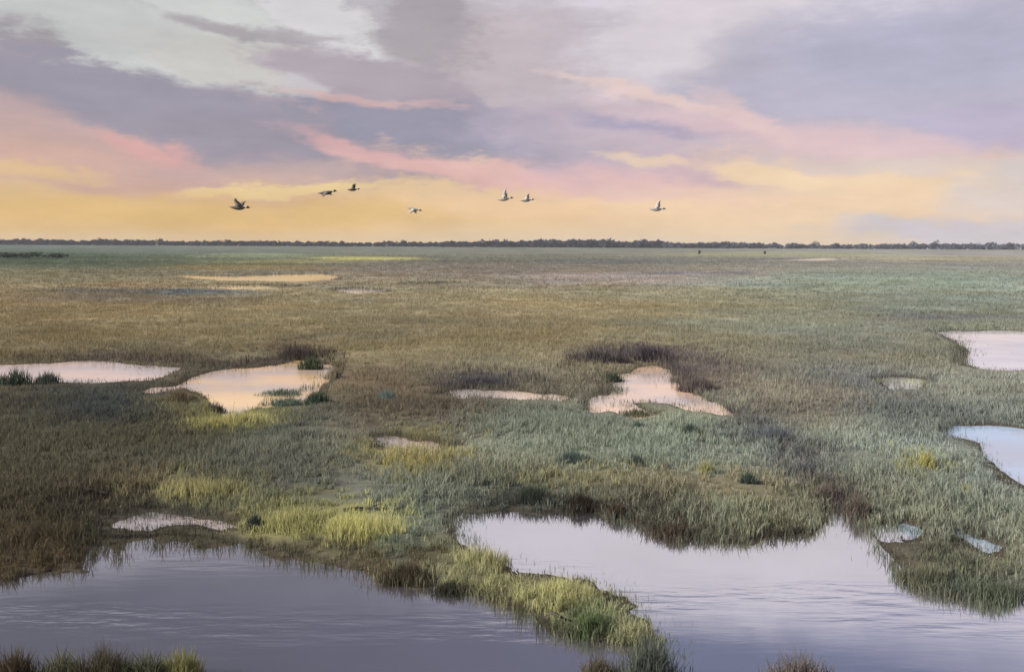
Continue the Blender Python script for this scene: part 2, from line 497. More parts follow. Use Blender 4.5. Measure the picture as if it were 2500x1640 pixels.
def tint_at(x, y):
    """albedo (linear) of the growth, with the painted left-right lighting, at a ground point"""
    x = np.asarray(x, float); y = np.asarray(y, float)
    yy = np.maximum(y, 9.0)
    wx = (fbm(x * .05, y * .05, 21, 3) - .5); wy = (fbm(x * .05, y * .05, 31, 3) - .5)
    fx = (fbm(x * .5, y * .5, 23, 3) - .5); fy = (fbm(x * .5, y * .5, 33, 3) - .5)
    px, py = to_px(x, yy)
    px = px + wx * 180 + fx * 90
    dep = np.clip((py - 600) / 500, 0.05, 1.4)
    py = py + (wy * 70 + fy * 56) * dep
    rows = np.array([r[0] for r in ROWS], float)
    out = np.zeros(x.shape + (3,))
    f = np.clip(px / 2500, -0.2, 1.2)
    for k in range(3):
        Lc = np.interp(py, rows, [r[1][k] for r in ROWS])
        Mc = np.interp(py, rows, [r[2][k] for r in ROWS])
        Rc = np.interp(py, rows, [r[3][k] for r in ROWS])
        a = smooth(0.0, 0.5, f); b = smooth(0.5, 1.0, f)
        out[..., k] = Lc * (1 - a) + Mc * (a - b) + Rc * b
    for (sx, sy, rx, ry, col, op) in SPOTS:
        d = ((px - sx) / rx) ** 2 + ((py - sy) / ry) ** 2
        m = op * .92 * (1 - smooth(0.05, 2.1, d))
        mm = m > 0.004
        if mm.any():
            for k in range(3):
                out[..., k][mm] = out[..., k][mm] * (1 - m[mm]) + col[k] * m[mm]
    far = smooth(60, 400, yy)
    n1 = fbm(x * .35, y * .35, 41, 4) - .5
    n2 = fbm(x * .06, y * .09, 43, 4) - .5
    n3 = fbm(x * .012, y * .02, 47, 5) - .5
    l = 1 + 0.30 * n1 * (1 - far) + 0.26 * n2 + 0.24 * n3
    hue = fbm(x * .09 + 40, y * .12, 53, 4) - .5
    out[..., 0] *= l * (1 + .09 * hue)
    out[..., 1] *= l
    out[..., 2] *= l * (1 - .20 * hue)
    g = out.mean(-1, keepdims=True)
    out = g + (out - g) * 0.78
    return np.clip(lin_np(np.clip(out, 8, 235)) * K_ALB, 0.01, 0.6)


# ------------------------------------------------------------------ materials
def new_mat(name):
    m = bpy.data.materials.new(name)
    m.use_nodes = True
    m.node_tree.nodes.clear()
    return m, m.node_tree.nodes, m.node_tree.links


def mat_grass():
    m, N, L = new_mat("grass_blades")
    at = N.new('ShaderNodeAttribute'); at.attribute_name = "tint"
    df = N.new('ShaderNodeBsdfDiffuse'); tr = N.new('ShaderNodeBsdfTranslucent')
    L.new(at.outputs['Color'], df.inputs[0]); L.new(at.outputs['Color'], tr.inputs[0])
    mx = N.new('ShaderNodeMixShader'); mx.inputs[0].default_value = 0.45
    L.new(df.outputs[0], mx.inputs[1]); L.new(tr.outputs[0], mx.inputs[2])
    o = N.new('ShaderNodeOutputMaterial'); L.new(mx.outputs[0], o.inputs[0])
    return m


def mat_ground():
    m, N, L = new_mat("marsh_soil_and_turf")
    at = N.new('ShaderNodeAttribute'); at.attribute_name = "tint"
    tc = N.new('ShaderNodeTexCoord')
    n1 = N.new('ShaderNodeTexNoise'); n1.inputs['Scale'].default_value = 1.7; n1.inputs['Detail'].default_value = 8
    n1.inputs['Roughness'].default_value = .7
    mp = N.new('ShaderNodeMapping'); mp.inputs['Scale'].default_value = (0.10, 0.16, 0.1)
    L.new(tc.outputs['Object'], mp.inputs[0])
    L.new(tc.outputs['Object'], n1.inputs['Vector'])
    n2 = N.new('ShaderNodeTexNoise'); n2.inputs['Scale'].default_value = 1.0; n2.inputs['Detail'].default_value = 9
    n2.inputs['Roughness'].default_value = .68
    L.new(mp.outputs[0], n2.inputs['Vector'])
    r1 = N.new('ShaderNodeMapRange'); r1.inputs[1].default_value = .3; r1.inputs[2].default_value = .7
    r1.inputs[3].default_value = .84; r1.inputs[4].default_value = 1.15
    L.new(n1.outputs[0], r1.inputs[0])
    r2 = N.new('ShaderNodeMapRange'); r2.inputs[1].default_value = .3; r2.inputs[2].default_value = .7
    r2.inputs[3].default_value = .84; r2.inputs[4].default_value = 1.16
    L.new(n2.outputs[0], r2.inputs[0])
    mu = N.new('ShaderNodeMath'); mu.operation = 'MULTIPLY'
    L.new(r1.outputs[0], mu.inputs[0]); L.new(r2.outputs[0], mu.inputs[1])
    sc = N.new('ShaderNodeVectorMath'); sc.operation = 'SCALE'
    L.new(at.outputs['Color'], sc.inputs[0]); L.new(mu.outputs[0], sc.inputs['Scale'])
    bp = N.new('ShaderNodeBump'); bp.inputs['Strength'].default_value = .3; bp.inputs['Distance'].default_value = .25
    L.new(n1.outputs[0], bp.inputs['Height'])
    df = N.new('ShaderNodeBsdfDiffuse')
    L.new(sc.outputs[0], df.inputs[0]); L.new(bp.outputs[0], df.inputs['Normal'])
    o = N.new('ShaderNodeOutputMaterial'); L.new(df.outputs[0], o.inputs[0])
    return m


WATER_MATS = {}


def mat_water(body, ior):  # body carries the reflected sky tint, painted into the diffuse colour
    if (body, ior) in WATER_MATS: return WATER_MATS[(body, ior)]
    m, N, L = new_mat("sky_tinted_water")
    tc = N.new('ShaderNodeTexCoord')
    mp = N.new('ShaderNodeMapping'); mp.inputs['Scale'].default_value = (0.35, 1.5, 1)
    L.new(tc.outputs['Object'], mp.inputs[0])
    n1 = N.new('ShaderNodeTexNoise'); n1.inputs['Scale'].default_value = 1.6; n1.inputs['Detail'].default_value = 5
    L.new(mp.outputs[0], n1.inputs['Vector'])
    mp2 = N.new('ShaderNodeMapping'); mp2.inputs['Scale'].default_value = (0.06, 0.28, 1)
    L.new(tc.outputs['Object'], mp2.inputs[0])
    n2 = N.new('ShaderNodeTexNoise'); n2.inputs['Scale'].default_value = 1.0; n2.inputs['Detail'].default_value = 4
    L.new(mp2.outputs[0], n2.inputs['Vector'])
    rr = N.new('ShaderNodeMapRange'); rr.interpolation_type = 'SMOOTHSTEP'
    rr.inputs[1].default_value = .46; rr.inputs[2].default_value = .66
    rr.inputs[3].default_value = .06; rr.inputs[4].default_value = .75
    L.new(n2.outputs[0], rr.inputs[0])
    bp = N.new('ShaderNodeBump'); bp.inputs['Distance'].default_value = .02
    L.new(rr.outputs[0], bp.inputs['Strength'])
    L.new(n1.outputs[0], bp.inputs['Height'])
    df = N.new('ShaderNodeBsdfDiffuse')
    mp3 = N.new('ShaderNodeMapping'); mp3.inputs['Scale'].default_value = (0.10, 0.16, 1); mp3.inputs['Location'].default_value = (3, 7, 0)
    L.new(tc.outputs['Object'], mp3.inputs[0])
    n3 = N.new('ShaderNodeTexNoise'); n3.inputs['Scale'].default_value = 1.0; n3.inputs['Detail'].default_value = 5
    L.new(mp3.outputs[0], n3.inputs['Vector'])
    r3 = N.new('ShaderNodeMapRange'); r3.interpolation_type = 'SMOOTHSTEP'
    r3.inputs[1].default_value = .36; r3.inputs[2].default_value = .64
    L.new(n3.outputs[0], r3.inputs[0])
    mc = N.new('ShaderNodeMix'); mc.data_type = 'RGBA'  # painted reflection tint drifts from a fuller to a greyer tone
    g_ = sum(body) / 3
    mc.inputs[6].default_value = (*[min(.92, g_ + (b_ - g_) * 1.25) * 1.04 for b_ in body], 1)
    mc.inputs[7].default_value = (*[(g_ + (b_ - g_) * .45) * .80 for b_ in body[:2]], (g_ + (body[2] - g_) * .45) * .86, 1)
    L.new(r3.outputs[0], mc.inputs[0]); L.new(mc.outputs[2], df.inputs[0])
    gl = N.new('ShaderNodeBsdfGlossy'); gl.inputs['Roughness'].default_value = .05
    gl.inputs[0].default_value = (.97, .97, .97, 1)
    L.new(bp.outputs[0], gl.inputs['Normal'])
    fr = N.new('ShaderNodeFresnel'); fr.inputs[0].default_value = ior
    L.new(bp.outputs[0], fr.inputs['Normal'])
    mx = N.new('ShaderNodeMixShader')
    L.new(fr.outputs[0], mx.inputs[0]); L.new(df.outputs[0], mx.inputs[1]); L.new(gl.outputs[0], mx.inputs[2])
    o = N.new('ShaderNodeOutputMaterial'); L.new(mx.outputs[0], o.inputs[0])
    WATER_MATS[(body, ior)] = m
    return m


def mat_plain(name, rgb, rough=.8, var=.35, scale=6.0):
    m, N, L = new_mat(name)
    tc = N.new('ShaderNodeTexCoord')
    n = N.new('ShaderNodeTexNoise'); n.inputs['Scale'].default_value = scale; n.inputs['Detail'].default_value = 5
    L.new(tc.outputs['Object'], n.inputs['Vector'])
    r = N.new('ShaderNodeMapRange'); r.inputs[1].default_value = .3; r.inputs[2].default_value = .7
    r.inputs[3].default_value = 1 - var; r.inputs[4].default_value = 1 + var
    L.new(n.outputs[0], r.inputs[0])
    sc = N.new('ShaderNodeVectorMath'); sc.operation = 'SCALE'; sc.inputs[0].default_value = rgb
    L.new(r.outputs[0], sc.inputs['Scale'])
    p = N.new('ShaderNodeBsdfPrincipled'); p.inputs['Roughness'].default_value = rough
    L.new(sc.outputs[0], p.inputs['Base Color'])
    o = N.new('ShaderNodeOutputMaterial'); L.new(p.outputs[0], o.inputs[0])
    return m


M_GRASS = mat_grass()
M_GROUND = mat_ground()


# ------------------------------------------------------------------ terrain: one polar sheet to the horizon
def build_ground():
    rs = [2.0]
    while rs[-1] < 15: rs.append(rs[-1] + 0.8)
    while rs[-1] < 2300:
        r = rs[-1]
        q = 1.0085 if r < 130 else (1.012 if r < 900 else 1.06)
        rs.append(r * q)
    rs = np.array(rs)
    th = np.concatenate([np.arange(-180, -46, 3.0), np.arange(-46, -33, 0.5), np.arange(-33, 33.01, 0.16), np.arange(33.5, 46, 0.5), np.arange(46, 180, 3.0)])
    th = np.radians(th)
    nR, nT = len(rs), len(th)
    R, T = np.meshgrid(rs, th, indexing='ij')
    x = (R * np.sin(T)).ravel(); y = (R * np.cos(T)).ravel()
    sd = pond_sd(x, y)
    z = ground_h(x, y, sd)
    z *= 1 - smooth(900, 3000, np.hypot(x, y)) * 0.5
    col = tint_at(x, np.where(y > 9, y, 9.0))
    mud = np.array((0.090, 0.078, 0.064))
    # between the tufts lies dull dead litter; far off litter and grass read as one
    lit = (1 - smooth(45, 150, np.hypot(x, y)))[:, None]
    col = col * (1 - lit) + (col * .42 + np.array((.040, .034, .026)) * .9) * lit
    wet = (1 - smooth(0.25, 0.8, sd))[:, None]
    col = col * (1 - wet) + mud * wet
    v = np.stack([x, y, z], 1)
    v = np.vstack([v, [[0, 0, 0.2]]]); col = np.vstack([col, col[:1]])
    i = np.arange(nR - 1)[:, None]; j = np.arange(nT)[None, :]
    jn = (j + 1) % nT
    q = np.stack([i * nT + j, i * nT + jn, (i + 1) * nT + jn, (i + 1) * nT + j], -1).reshape(-1, 4)[:, ::-1]
    c = len(v) - 1
    t = np.stack([np.arange(nT), (np.arange(nT) + 1) % nT, np.full(nT, c)], 1)
    flat = np.concatenate([q.ravel(), t.ravel()])
    sizes = np.concatenate([np.full(len(q), 4), np.full(len(t), 3)])
    me = mesh_np("marsh_ground", v, flat, sizes, col, M_GROUND)
    o = link("marsh_ground", me)
    setp(o, "flat marsh ground of turf and mud reaching the horizon", "ground", kind="structure")


build_ground()


def build_ponds():
    for idx, ((lab, body, pts), P) in enumerate(zip(PONDS, POLYS)):
        c = (P.min(0) + P.max(0)) / 2
        r = np.hypot(*c)
        grow = 0.75 * max(1.0, min(r / 60.0, 2.5))
        # water sheet runs a little under the banks
        n = len(P)
        bm = bmesh.new()
        lo = P.min(0) - grow; hi = P.max(0) + grow
        nx = 60; ny = 40
        gx = np.linspace(lo[0], hi[0], nx + 1); gy = np.linspace(lo[1], hi[1], ny + 1)
        cell = max(gx[1] - gx[0], gy[1] - gy[0])
        GX, GY = np.meshgrid(gx, gy, indexing='ij')
        sdv = poly_sd(GX, GY, P)
        vs = {}
        for i in range(nx):
            for j in range(ny):
                if sdv[i:i + 2, j:j + 2].min() < grow + 0.3 * cell:
                    q = []
                    for a, b in ((i, j), (i + 1, j), (i + 1, j + 1), (i, j + 1)):
                        if (a, b) not in vs:
                            vs[(a, b)] = bm.verts.new((gx[a] - c[0], gy[b] - c[1], 0))
                        q.append(vs[(a, b)])
                    bm.faces.new(q)
        me = bpy.data.meshes.new("pond"); bm.to_mesh(me); bm.free()
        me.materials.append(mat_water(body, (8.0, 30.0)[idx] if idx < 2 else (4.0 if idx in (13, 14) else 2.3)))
        o = link("pond", me)
        o.location = (c[0], c[1], -0.004 * idx)
        setp(o, lab, "pond", kind="structure")


build_ponds()


# ------------------------------------------------------------------ grass
def blades(px, py, pz, h, w, lean, colr, seg2=True):
    """arrays, one entry per blade -> verts, faces, colours.  Tapered bent strips."""
    n = len(px)
    yaw = RNG.uniform(0, 2 * np.pi, n)
    la = RNG.uniform(0, 2 * np.pi, n)
    dx = np.cos(yaw) * w * .5; dy = np.sin(yaw) * w * .5
    lx = np.cos(la) * lean * h; ly = np.sin(la) * lean * h
    if seg2:
        V = np.zeros((n, 5, 3))
        for k, (sx, t) in enumerate(((-1, 0), (1, 0), (1, .55), (-1, .55))):
            f = 1.0 if t == 0 else .8
            V[:, k, 0] = px + sx * dx * f + lx * t * t
            V[:, k, 1] = py + sx * dy * f + ly * t * t
            V[:, k, 2] = pz + h * t
        V[:, 4, 0] = px + lx; V[:, 4, 1] = py + ly; V[:, 4, 2] = pz + h * (1 - .35 * lean)
        b = np.arange(n)[:, None] * 5
        q = b + np.array([0, 1, 2, 3]); t = b + np.array([3, 2, 4])
        flat = np.concatenate([q, t], 1).ravel()
        sizes = np.tile([4, 3], n)
        fac = np.array([.62, .62, .95, .95, 1.12])
    else:
        V = np.zeros((n, 3, 3))
        V[:, 0, 0] = px - dx; V[:, 0, 1] = py - dy; V[:, 0, 2] = pz
        V[:, 1, 0] = px + dx; V[:, 1, 1] = py + dy; V[:, 1, 2] = pz
        V[:, 2, 0] = px + lx; V[:, 2, 1] = py + ly; V[:, 2, 2] = pz + h
        flat = np.arange(n * 3); sizes = np.full(n, 3)
        fac = np.array([.8, .8, 1.1])
    fac = np.ones_like(fac)
    C = colr[:, None, :] * fac[None, :, None]
    return V.reshape(-1, 3), flat, sizes, C.reshape(-1, 3)


def scatter(name, y0, y1, dens, per, hgt, wid, spread, seg2, label, zone=None):
    W = 0.64
    area = W * 2 * (y1 * y1 - y0 * y0) / 2
    n = int(area * dens)
    y = np.sqrt(RNG.uniform(y0 * y0, y1 * y1, n))
    x = RNG.uniform(-1, 1, n) * W * y
    sd = pond_sd(x, y)
    keep = sd > 0.18
    x, y, sd = x[keep], y[keep], sd[keep]
    if y1 > 500:                      # thins out gradually with distance
        keep = RNG.uniform(0, 1, len(x)) < (1.15 - 1.15 * smooth(180, 800, y)) * smooth(80, 190, y)
        x, y, sd = x[keep], y[keep], sd[keep]
    if y1 == 200:
        keep = RNG.uniform(0, 1, len(x)) < 1 - smooth(85, 200, y)
        x, y, sd = x[keep], y[keep], sd[keep]
    # clumpy growth
    cl = fbm(x * .32, y * .32, 61, 4)
    keep = RNG.uniform(0, 1, len(x)) < smooth(.22, .48, cl) * .65 + .35
    x, y, sd, cl = x[keep], y[keep], sd[keep], cl[keep]
    jit = np.clip(y * .025, .6, 3.0)                # neighbouring kinds of grass grow through each other
    tint = tint_at(x + RNG.normal(0, 1, len(x)) * jit * .8, np.maximum(y + RNG.normal(0, 1, len(y)) * jit, 10.0))
    h = hgt * (0.25 + 1.55 * cl) * (0.7 + .3 * smooth(0.2, 2.5, sd))
    # low growth where water lies just behind as seen across the marsh
    cut = np.ones(len(x))
    for s in (.35, .7, 1.0, 1.4):
        yy = y * (1 + s * hgt / CAM_H); xx = x * (1 + s * hgt / CAM_H)
        cut = np.minimum(cut, np.where(pond_sd(xx, yy) < 0, .34, 1.0))
    h = h * cut
    z = ground_h(x, y, sd)
    m = len(x)
    rep = np.repeat(np.arange(m), per)
    k = len(rep)
    ang = RNG.uniform(0, 2 * np.pi, k); rad = spread * np.sqrt(RNG.uniform(0, 1, k))
    bx = x[rep] + np.cos(ang) * rad; by = y[rep] + np.sin(ang) * rad
    bh = h[rep] * RNG.uniform(.5, 1.15, k)
    vr = .26 if y0 < 50 else (.14 if y0 < 100 else .08)
    col = tint[rep] * RNG.uniform(1 - vr, 1 + vr, k)[:, None]
    dry = RNG.uniform(0, 1, k) < (.07 if y0 < 30 else (.03 if y0 < 50 else 0))
    col[dry] = col[dry] * .4 + np.array((.30, .25, .16)) * .6
    bw = wid * RNG.uniform(.6, 1.3, k)
    V, fl, sz, C = blades(bx, by, z[rep] - .03, bh, bw, RNG.uniform(.05, .75, k), np.clip(col, .01, .7), seg2)
    me = mesh_np(name, V, fl, sz, C, M_GRASS)
    o = link(name, me)
    setp(o, label, "grass", kind="stuff")


scatter("marsh_grass", 13, 30, 22, 11, .42, .024, .16, True, "green and brown marsh grass on the banks nearest the viewer")
scatter("marsh_grass", 30, 55, 14, 11, .46, .034, .22, True, "olive and yellow marsh grass across the middle ground")
scatter("marsh_grass", 55, 200, 4.4, 8, .40, .07, .42, False, "brown and grey green grass around the peach pools")
scatter("marsh_grass", 80, 800, .28, 8, .42, .20, 1.2, False, "far olive brown grass plain below the tree line")


def margins():
    """reeds and grass standing in the shallows along the edges of the pools"""
    X, Y, SC, FARS = [], [], [], []
    for P in POLYS:
        n = len(P)
        per_ = 0
        for i in range(n):
            a, b = P[i], P[(i + 1) % n]
            r = max(12.0, (a[1] + b[1]) / 2)
            k = np.clip(r / 45.0, .6, 4.0)
            Ln = np.hypot(*(b - a))
            m = int(min(Ln / (.012 * k), 14000))
            if m < 1: continue
            t = RNG.uniform(0, 1, m)
            px = a[0] + (b[0] - a[0]) * t; py = a[1] + (b[1] - a[1]) * t
            off = RNG.normal(0, .8 * k, m)
            an = RNG.uniform(0, 2 * np.pi, m)
            px = px + np.cos(an) * off; py = py + np.sin(an) * off
            X.append(px); Y.append(py); SC.append(np.full(m, k))
    x = np.concatenate(X); y = np.concatenate(Y); k = np.concatenate(SC)
    for P in (POLYS[10], POLYS[11], POLYS[12], POLYS[13], POLYS[14], POLYS[15], POLYS[4], POLYS[9]):
        lo, hi = P.min(0), P.max(0)
        r = (lo[1] + hi[1]) / 2
        k = np.clip(r / 45.0, .6, 4.0)
        m = int(np.prod(hi - lo) * 26 / k ** 2)
        X.append(RNG.uniform(lo[0], hi[0], m)); Y.append(RNG.uniform(lo[1], hi[1], m)); SC.append(np.full(m, k))
    x = np.concatenate(X); y = np.concatenate(Y); k = np.concatenate(SC)
    ok = (y > 14) & (y < 330) & (np.abs(x) < y * .66)
    x, y, k = x[ok], y[ok], k[ok]
    sd = pond_sd(x, y)
    dens = fbm(x * .5 / k, y * .5 / k, 91, 4)
    reach = .55 * k + 5.0 * k * smooth(.44, .70, dens)          # how far out into the water growth goes here
    ok = (sd > -reach) & (sd < .5 * k) & (RNG.uniform(0, 1, len(x)) < .18 + .9 * smooth(.38, .66, dens))
    x, y, k, sd = x[ok], y[ok], k[ok], sd[ok]
    z = np.maximum(ground_h(x, y, sd), -.25)
    behind = np.ones(len(x))
    for q in (.3, .6, 1.0):
        yy = y * (1 + q * .05); xx = x * (1 + q * .05)
        behind = np.minimum(behind, np.where(pond_sd(xx, yy) < -.2, .45, 1.0))
    h = RNG.uniform(.22, .60, len(x)) * behind * np.clip(k, .8, 1.25) + np.maximum(-z, 0)
    base = tint_at(x, y)
    dark = np.array((.060, .066, .050))
    w = RNG.uniform(.25, .85, len(x))[:, None]
    col = base * (1 - w) + dark * w
    V, fl, sz, C = blades(x, y, z - .02, h, .026 * np.maximum(k, .8) * RNG.uniform(.6, 1.3, len(x)), RNG.uniform(.05, .6, len(x)), np.clip(col, .01, .6), True)
    me = mesh_np("margin_grass", V, fl, sz, C, M_GRASS)
    o = link("margin_grass", me)
    setp(o, "ragged dark grass and sedge standing in the shallows round the pools", "grass", kind="stuff")


margins()


def bank(pts, hpx, wpx, rgb, label, per_m=16, deep=.25):
    """ragged band of dark reeds along a bank"""
    G = np.array([ground_pt(*p) for p in pts])
    X, Y = [], []
    for a, b in zip(G[:-1], G[1:]):
        r = (a[1] + b[1]) / 2
        m = int(np.hypot(*(b - a)) * per_m * 45.0 / r) + 40
        t = RNG.uniform(0, 1, m)
        w = wpx * r / F
        wy = w * min(2.6, r / 22.0)
        X.append(a[0] + (b[0] - a[0]) * t + RNG.normal(0, w * .5, m)); Y.append(a[1] + (b[1] - a[1]) * t + RNG.normal(0, wy * .5, m))
    x = np.concatenate(X); y = np.concatenate(Y)
    sd = pond_sd(x, y)
    dn = fbm(x * .55, y * .35, 97, 4)
    ok = (sd > -deep * y / 45) & (RNG.uniform(0, 1, len(x)) < .12 + 1.1 * smooth(.34, .66, dn))
    x, y, sd, dn = x[ok], y[ok], sd[ok], dn[ok]
    z = np.maximum(ground_h(x, y, sd), -.2)
    h = hpx * y / F * RNG.uniform(.4, 1.15, len(x)) * (.55 + .9 * dn) + np.maximum(-z, 0)
    c = np.array(rgb, float); c = c.mean() + (c - c.mean()) * .8
    col = lin_np(c)[None] * K_ALB * RNG.uniform(.75, 1.3, len(x))[:, None]
    col = col * .8 + tint_at(x, y) * .2
    V, fl, sz, C = blades(x, y, z - .04, h, np.maximum(.026, 1.7 * y / F) * RNG.uniform(.6, 1.3, len(x)), RNG.uniform(.05, .65, len(x)), np.clip(col, .01, .6), True)
    me = mesh_np("bank_reeds", V, fl, sz, C, M_GRASS)
    o = link("bank_reeds", me)
    setp(o, label, "reeds", kind="stuff")


bank([(0, 882), (150, 878), (300, 880), (480, 892)], 24, 12, (74, 64, 58), "dark ragged reeds along the far bank of the narrow pink pool")
bank([(480, 900), (600, 894), (690, 884), (740, 856), (790, 868), (835, 892)], 30, 18, (66, 58, 54), "dark ragged reeds along the far bank of the peach pool", 24)
bank([(1050, 940), (1180, 936), (1300, 940), (1370, 952)], 26, 22, (76, 72, 74), "dark ragged reeds behind the thin pale sliver of water")
bank([(1365, 905), (1430, 884), (1510, 874), (1590, 876), (1650, 905), (1710, 950), (1770, 990), (1810, 1015)], 34, 24, (78, 70, 72), "dark arc of reeds curving over and down the right side of the ragged peach pool", 26)
bank([(1810, 1020), (1880, 1070), (1950, 1130), (2010, 1190), (2070, 1235), (2110, 1275)], 38, 44, (80, 78, 78), "dusky reeds sweeping from the ragged pool down to the pointed inlet", 20)
bank([(1080, 1268), (1180, 1238), (1300, 1232), (1420, 1238), (1500, 1256), (1600, 1290), (1680, 1312), (1780, 1322), (1900, 1308), (1980, 1296)], 36, 16, (66, 58, 50), "dark ragged reeds along the far bank of the lavender pool", 26)
bank([(80, 1318), (250, 1318), (420, 1308), (560, 1326), (700, 1352), (850, 1380), (960, 1414)], 30, 12, (62, 60, 48), "dark ragged reeds along the far bank of the lower left pool", 22)
bank([(960, 1418), (1080, 1436), (1180, 1454), (1280, 1494), (1350, 1530), (1420, 1550)], 28, 10, (62, 54, 44), "dark ragged reeds along the spit's left edge", 24)
bank([(270, 1276), (340, 1262), (440, 1256), (520, 1270), (600, 1286)], 26, 30, (82, 84, 70), "grey green grass breaking up the narrow creek", 40, 3)
bank([(2140, 1296), (2200, 1290), (2270, 1296)], 20, 18, (96, 112, 104), "grey green grass breaking up the puddle beside the pointed inlet", 30, 3)
bank([(2315, 1288), (2380, 1308), (2465, 1342)], 20, 16, (96, 112, 104), "grey green grass breaking up the slanting puddle", 30, 3)
bank([(912, 1076), (1000, 1086), (1100, 1092)], 18, 16, (120, 116, 84), "straw and green grass breaking up the short pink strip of water", 24, 3)
bank([(2140, 932), (2210, 930), (2275, 934)], 14, 14, (140, 142, 96), "yellow green grass breaking up the pale greenish puddle", 40, 3)
bank([(1480, 965), (1520, 950), (1500, 990), (1590, 1000)], 18, 16, (86, 96, 78), "olive sedge in the shallows at the left of the ragged peach pool", 16, 3)
bank([(640, 985), (700, 965), (760, 950), (790, 915)], 18, 16, (84, 98, 78), "grey green sedge in the shallows at the right of the peach pool", 14, 3)
bank([(2190, 1395), (2240, 1424), (2320, 1452), (2500, 1456)], 36, 16, (70, 78, 64), "dark green reeds along the bank at the lower right", 22)


# ------------------------------------------------------------------ single clumps one can point at
def clump(name, px, py, hpx, wpx, rgb, label, cat, group=None, n=170, lean=.5, rgb2=None):
    gx, gy = ground_pt(px, py)
    gx, gy = float(gx), float(gy)
    H = hpx * gy / F; Wd = wpx * gy / F
    ang = RNG.uniform(0, 2 * np.pi, n); rad = RNG.uniform(0, 1, n) ** .62
    rim = 1 + .22 * np.sin(ang * 3 + gx) + .12 * np.sin(ang * 5 + gy)
    x = np.cos(ang) * rad * rim * Wd * .5; y = np.sin(ang) * rad * rim * min(Wd * .4, 1.1)
    z = ground_h(gx + x, gy + y) - .04
    z = np.maximum(z, -.10)
    base = float(z.mean())
    h = H * (1.12 - .62 * rad ** 2) * RNG.uniform(.55, 1.1, n)
    c = np.array(rgb, float); c = c.mean() + (c - c.mean()) * .72
    c1 = lin_np(c * .94) * K_ALB
    c2 = lin_np(c * 1.08) * K_ALB
    t = RNG.uniform(0, 1, n)[:, None]
    col = (c1 * (1 - t) + c2 * t) * RNG.uniform(.7, 1.3, n)[:, None]
    w = max(.022, 1.5 * gy / F) * RNG.uniform(.7, 1.3, n)
    V, fl, sz, C = blades(x, y, z - base, h, w, RNG.uniform(.05, lean, n), np.clip(col, .008, .7), True)
    # low mat of roots and litter the blades grow from
    a_ = np.arange(14) * 2 * np.pi / 14
    rm = (1 + .22 * np.sin(a_ * 3 + gx) + .12 * np.sin(a_ * 5 + gy)) * 1.02
    dv = [np.array([[0, 0, .06]])]
    for q, zz in ((.5, .05), (1.0, -.08)):
        dv.append(np.stack([np.cos(a_) * rm * q * Wd * .5, np.sin(a_) * rm * q * min(Wd * .4, 1.1), np.full(14, zz)], 1))
    dv = np.vstack(dv)
    i_ = np.arange(14); j_ = (i_ + 1) % 14
    df_ = np.concatenate([np.stack([np.zeros(14, int), 1 + i_, 1 + j_], 1).ravel(), np.stack([1 + i_, 15 + i_, 15 + j_, 1 + j_], 1).ravel()]) + len(V)
    V = np.vstack([V, dv]); fl = np.concatenate([fl, df_]); sz = np.concatenate([sz, np.full(14, 3), np.full(14, 4)])
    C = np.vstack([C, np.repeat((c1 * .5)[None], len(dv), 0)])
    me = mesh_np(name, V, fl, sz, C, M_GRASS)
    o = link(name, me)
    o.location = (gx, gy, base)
    setp(o, label, cat, group)
    return o


